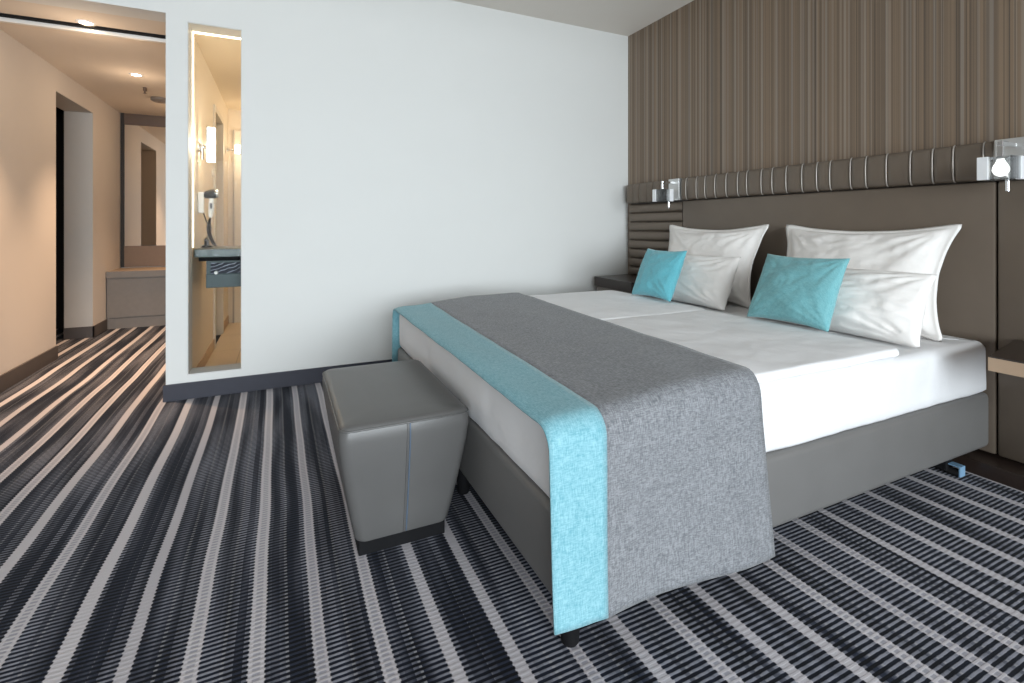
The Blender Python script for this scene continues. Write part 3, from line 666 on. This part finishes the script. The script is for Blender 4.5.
# ------------------------------------------------------------------ pillows
def pillow_bm(w_, h, t_, seed, flange=0.0, ear=0.06, n=56, wrinkle=1.0, belly=0.25, slump=0.0):
    bm = bmesh.new(); fl = flange/(min(w_, h)/2)
    S = 1+fl
    def side(sgn):
        def fn(u, v):
            s = (2*u-1)*S; t = (2*v-1)*S
            sc, tc = max(-1, min(1, s)), max(-1, min(1, t))
            edge = max(0.0, (1-sc*sc))**0.5*max(0.0, (1-tc*tc))**0.5
            th = t_/2*(edge**0.85)*(1-belly*tc*0.6)
            # sides pulled in between the corners
            px = w_/2*s*(1-ear*(1-min(1, t*t))*abs(sc)**2); pz = h/2*t*(1-ear*1.2*(1-min(1, s*s))*abs(tc)**2)
            wr = 0.0
            for (cx, cz) in ((-1, -1), (1, -1), (-1, 1), (1, 1)):
                dx, dz = s-cx, t-cz; d = math.hypot(dx, dz)+1e-4; a = math.atan2(dz, dx)
                wr += math.exp(-d*2.0)*min(1, d*4)*math.sin(a*17+seed*3+cx*2+cz+2.5*nz(s*2.5, t*2.5, seed))*0.0075
            wr += 0.010*nz(s*1.7+seed, t*1.7, sgn)-0.007*abs(nz(s*2.6+seed, t*4.0, sgn*3))-0.004*abs(nz(s*7, t*5+seed, seed))+0.0015*nz(s*15, t*15, seed)
            wr *= wrinkle*min(1, edge*2.2)
            fz = 0.006*nz(s*3, t*3, seed*2) if flange else 0.002*nz(s*3, t*3, seed)
            y = sgn*(th+wr*(1 if sgn > 0 else 1))+fz
            if abs(s) > 0.999*S or abs(t) > 0.999*S: y = fz
            elif edge <= 0: y = fz+sgn*0.0015
            # pillow settles on its lower edge
            if slump: pz = pz+slump*(1-t)*0.5*0.35*h if t < 0 else pz
            return (px, -y, pz+h/2*S)
        return fn
    grid(bm, n, n, side(1)); grid(bm, n, n, side(-1))
    bmesh.ops.remove_doubles(bm, verts=bm.verts, dist=0.0004)
    return bm
def pillow(name, base, w_, h, t_, tilt, yaw, seed, mat, label, cat, group, roll=0.0, **kw):
    bm = pillow_bm(w_, h, t_, seed, **kw)
    mtx = Matrix.Translation(base) @ Matrix.Rotation(math.radians(-90+yaw), 4, 'Z') @ Matrix.Rotation(math.radians(-tilt), 4, 'X') @ Matrix.Rotation(math.radians(roll), 4, 'Y')
    bmesh.ops.transform(bm, matrix=mtx, verts=bm.verts)
    zmin = min(v.co.z for v in bm.verts)
    for v in bm.verts: v.co.z += base[2]-zmin
    return tag(obj(name, bm, mat, None, True), label, cat, group)
G1, G2 = 'white pillows on the bed', 'turquoise cushions on the bed'
pillow('large_pillow', (2.40, 2.345, 0.533), 0.74, 0.46, 0.20, 18, 0, 1.0, 'pillow_cotton', 'large white pillow against the headboard nearer the white wall', 'pillow', G1, flange=0.020, ear=0.12, wrinkle=1.5)
pillow('large_pillow', (2.40, 1.445, 0.533), 0.72, 0.46, 0.20, 18, 0, 2.0, 'pillow_cotton', 'large white pillow against the headboard on the near bed half', 'pillow', G1, flange=0.020, ear=0.12, wrinkle=1.5)
pillow('small_pillow', (2.17, 2.30, 0.534), 0.76, 0.315, 0.19, 24, 0, 3.0, 'pillow_cotton', 'low white pillow standing before the large one nearer the white wall', 'pillow', G1, ear=0.04, wrinkle=1.4)
pillow('small_pillow', (2.17, 1.39, 0.534), 0.74, 0.300, 0.20, 24, 0, 4.0, 'pillow_cotton', 'low white pillow standing before the large one on the near bed half', 'pillow', G1, ear=0.04, wrinkle=1.4)
pillow('cushion', (1.98, 2.295, 0.571), 0.335, 0.315, 0.12, 24, 0, 5.0, 'turquoise_satin', 'bright turquoise cushion leaning on pillows near the white wall', 'cushion', G2, wrinkle=0.6, ear=0.07)
pillow('cushion', (1.99, 1.44, 0.572), 0.385, 0.328, 0.13, 26, 0, 6.0, 'teal_cushion', 'muted teal cushion leaning on pillows on the near bed half', 'cushion', G2, wrinkle=0.6, ear=0.07)

# ------------------------------------------------------------------ ottoman
ot = thing('ottoman', (0.35, 1.81, 0), 'grey leather tapered ottoman on a black plinth at the bed foot', 'ottoman')
def ott_ring(z):
    """half extents and corner radius at height z"""
    f = (z-0.05)/0.36
    x0 = 0.202-0.052*f; x1 = 0.487+0.058*f; y0 = 1.522-0.044*f; y1 = 2.095+0.045*f
    return x0, x1, y0, y1
def ring_pts(x0, x1, y0, y1, c, n=8):
    p = []
    for (cx, cy, a0) in ((x1-c, y1-c, 0), (x0+c, y1-c, PI/2), (x0+c, y0+c, PI), (x1-c, y0+c, 1.5*PI)):
        for k in range(n): a = a0+PI/2*k/(n-1); p.append((cx+c*math.cos(a), cy+c*math.sin(a)))
    return p
bm = bmesh.new(); rings = []
levels = [(0.052, 0.0), (0.060, -0.003), (0.12, -0.007), (0.2, -0.011), (0.27, -0.013), (0.325, -0.0135), (0.368, -0.011), (0.388, -0.007), (0.400, -0.002), (0.405, 0.0)]
for z, o_ in levels:
    x0, x1, y0, y1 = ott_ring(z); q = -o_*0.8
    rings.append([bm.verts.new((x, y, z)) for x, y in ring_pts(x0-q, x1+q, y0-q, y1+q, 0.032)])
for a, b in zip(rings, rings[1:]):
    n = len(a)
    for k in range(n): bm.faces.new((a[k], a[(k+1) % n], b[(k+1) % n], b[k]))
bm.faces.new(rings[0][::-1])
obj('upholstered_body', bm, 'ottoman_leather', ot, True, angle=60)
bm = bmesh.new(); rings = []
x0, x1, y0, y1 = ott_ring(0.407)
for ins, z in ((0.0, 0.405), (0.002, 0.411), (0.008, 0.416), (0.02, 0.419), (0.06, 0.422), (0.11, 0.424)):
    rings.append([bm.verts.new((x, y, z)) for x, y in ring_pts(x0+ins, x1-ins, y0+ins, y1-ins, max(0.032-ins*0.2, 0.01))])
for a, b in zip(rings, rings[1:]):
    n = len(a)
    for k in range(n): bm.faces.new((a[k], a[(k+1) % n], b[(k+1) % n], b[k]))
bm.faces.new(rings[-1]); obj('seat_cushion', bm, 'ottoman_leather', ot, True, angle=60)
bm = bmesh.new(); p = ring_pts(x0-0.001, x1+0.001, y0-0.001, y1+0.001, 0.032); tube(bm, [(x, y, 0.406) for x, y in p+[p[0]]], 0.003, 6); obj('top_piping', bm, 'ottoman_leather', ot, True)
for dx in (-0.004, 0.004):
    bm = bmesh.new()
    tube(bm, [((ott_ring(z)[0]+ott_ring(z)[1])/2+dx, ott_ring(z)[2]-dz, z) for z, dz in ((0.056, 0.002), (0.064, 0.0035), (0.12, 0.0068), (0.2, 0.0100), (0.27, 0.0116), (0.325, 0.0120), (0.368, 0.0100), (0.388, 0.0068), (0.400, 0.003), (0.405, 0.001))], 0.0022, 6)
    obj('front_seam', bm, 'blue_thread' if dx > 0 else 'ottoman_leather', ot, True)
boxes('plinth_base', [(0.210, 0.480, 1.540, 2.085, 0.0, 0.052)], 'black_base', ot, bev=0.003)
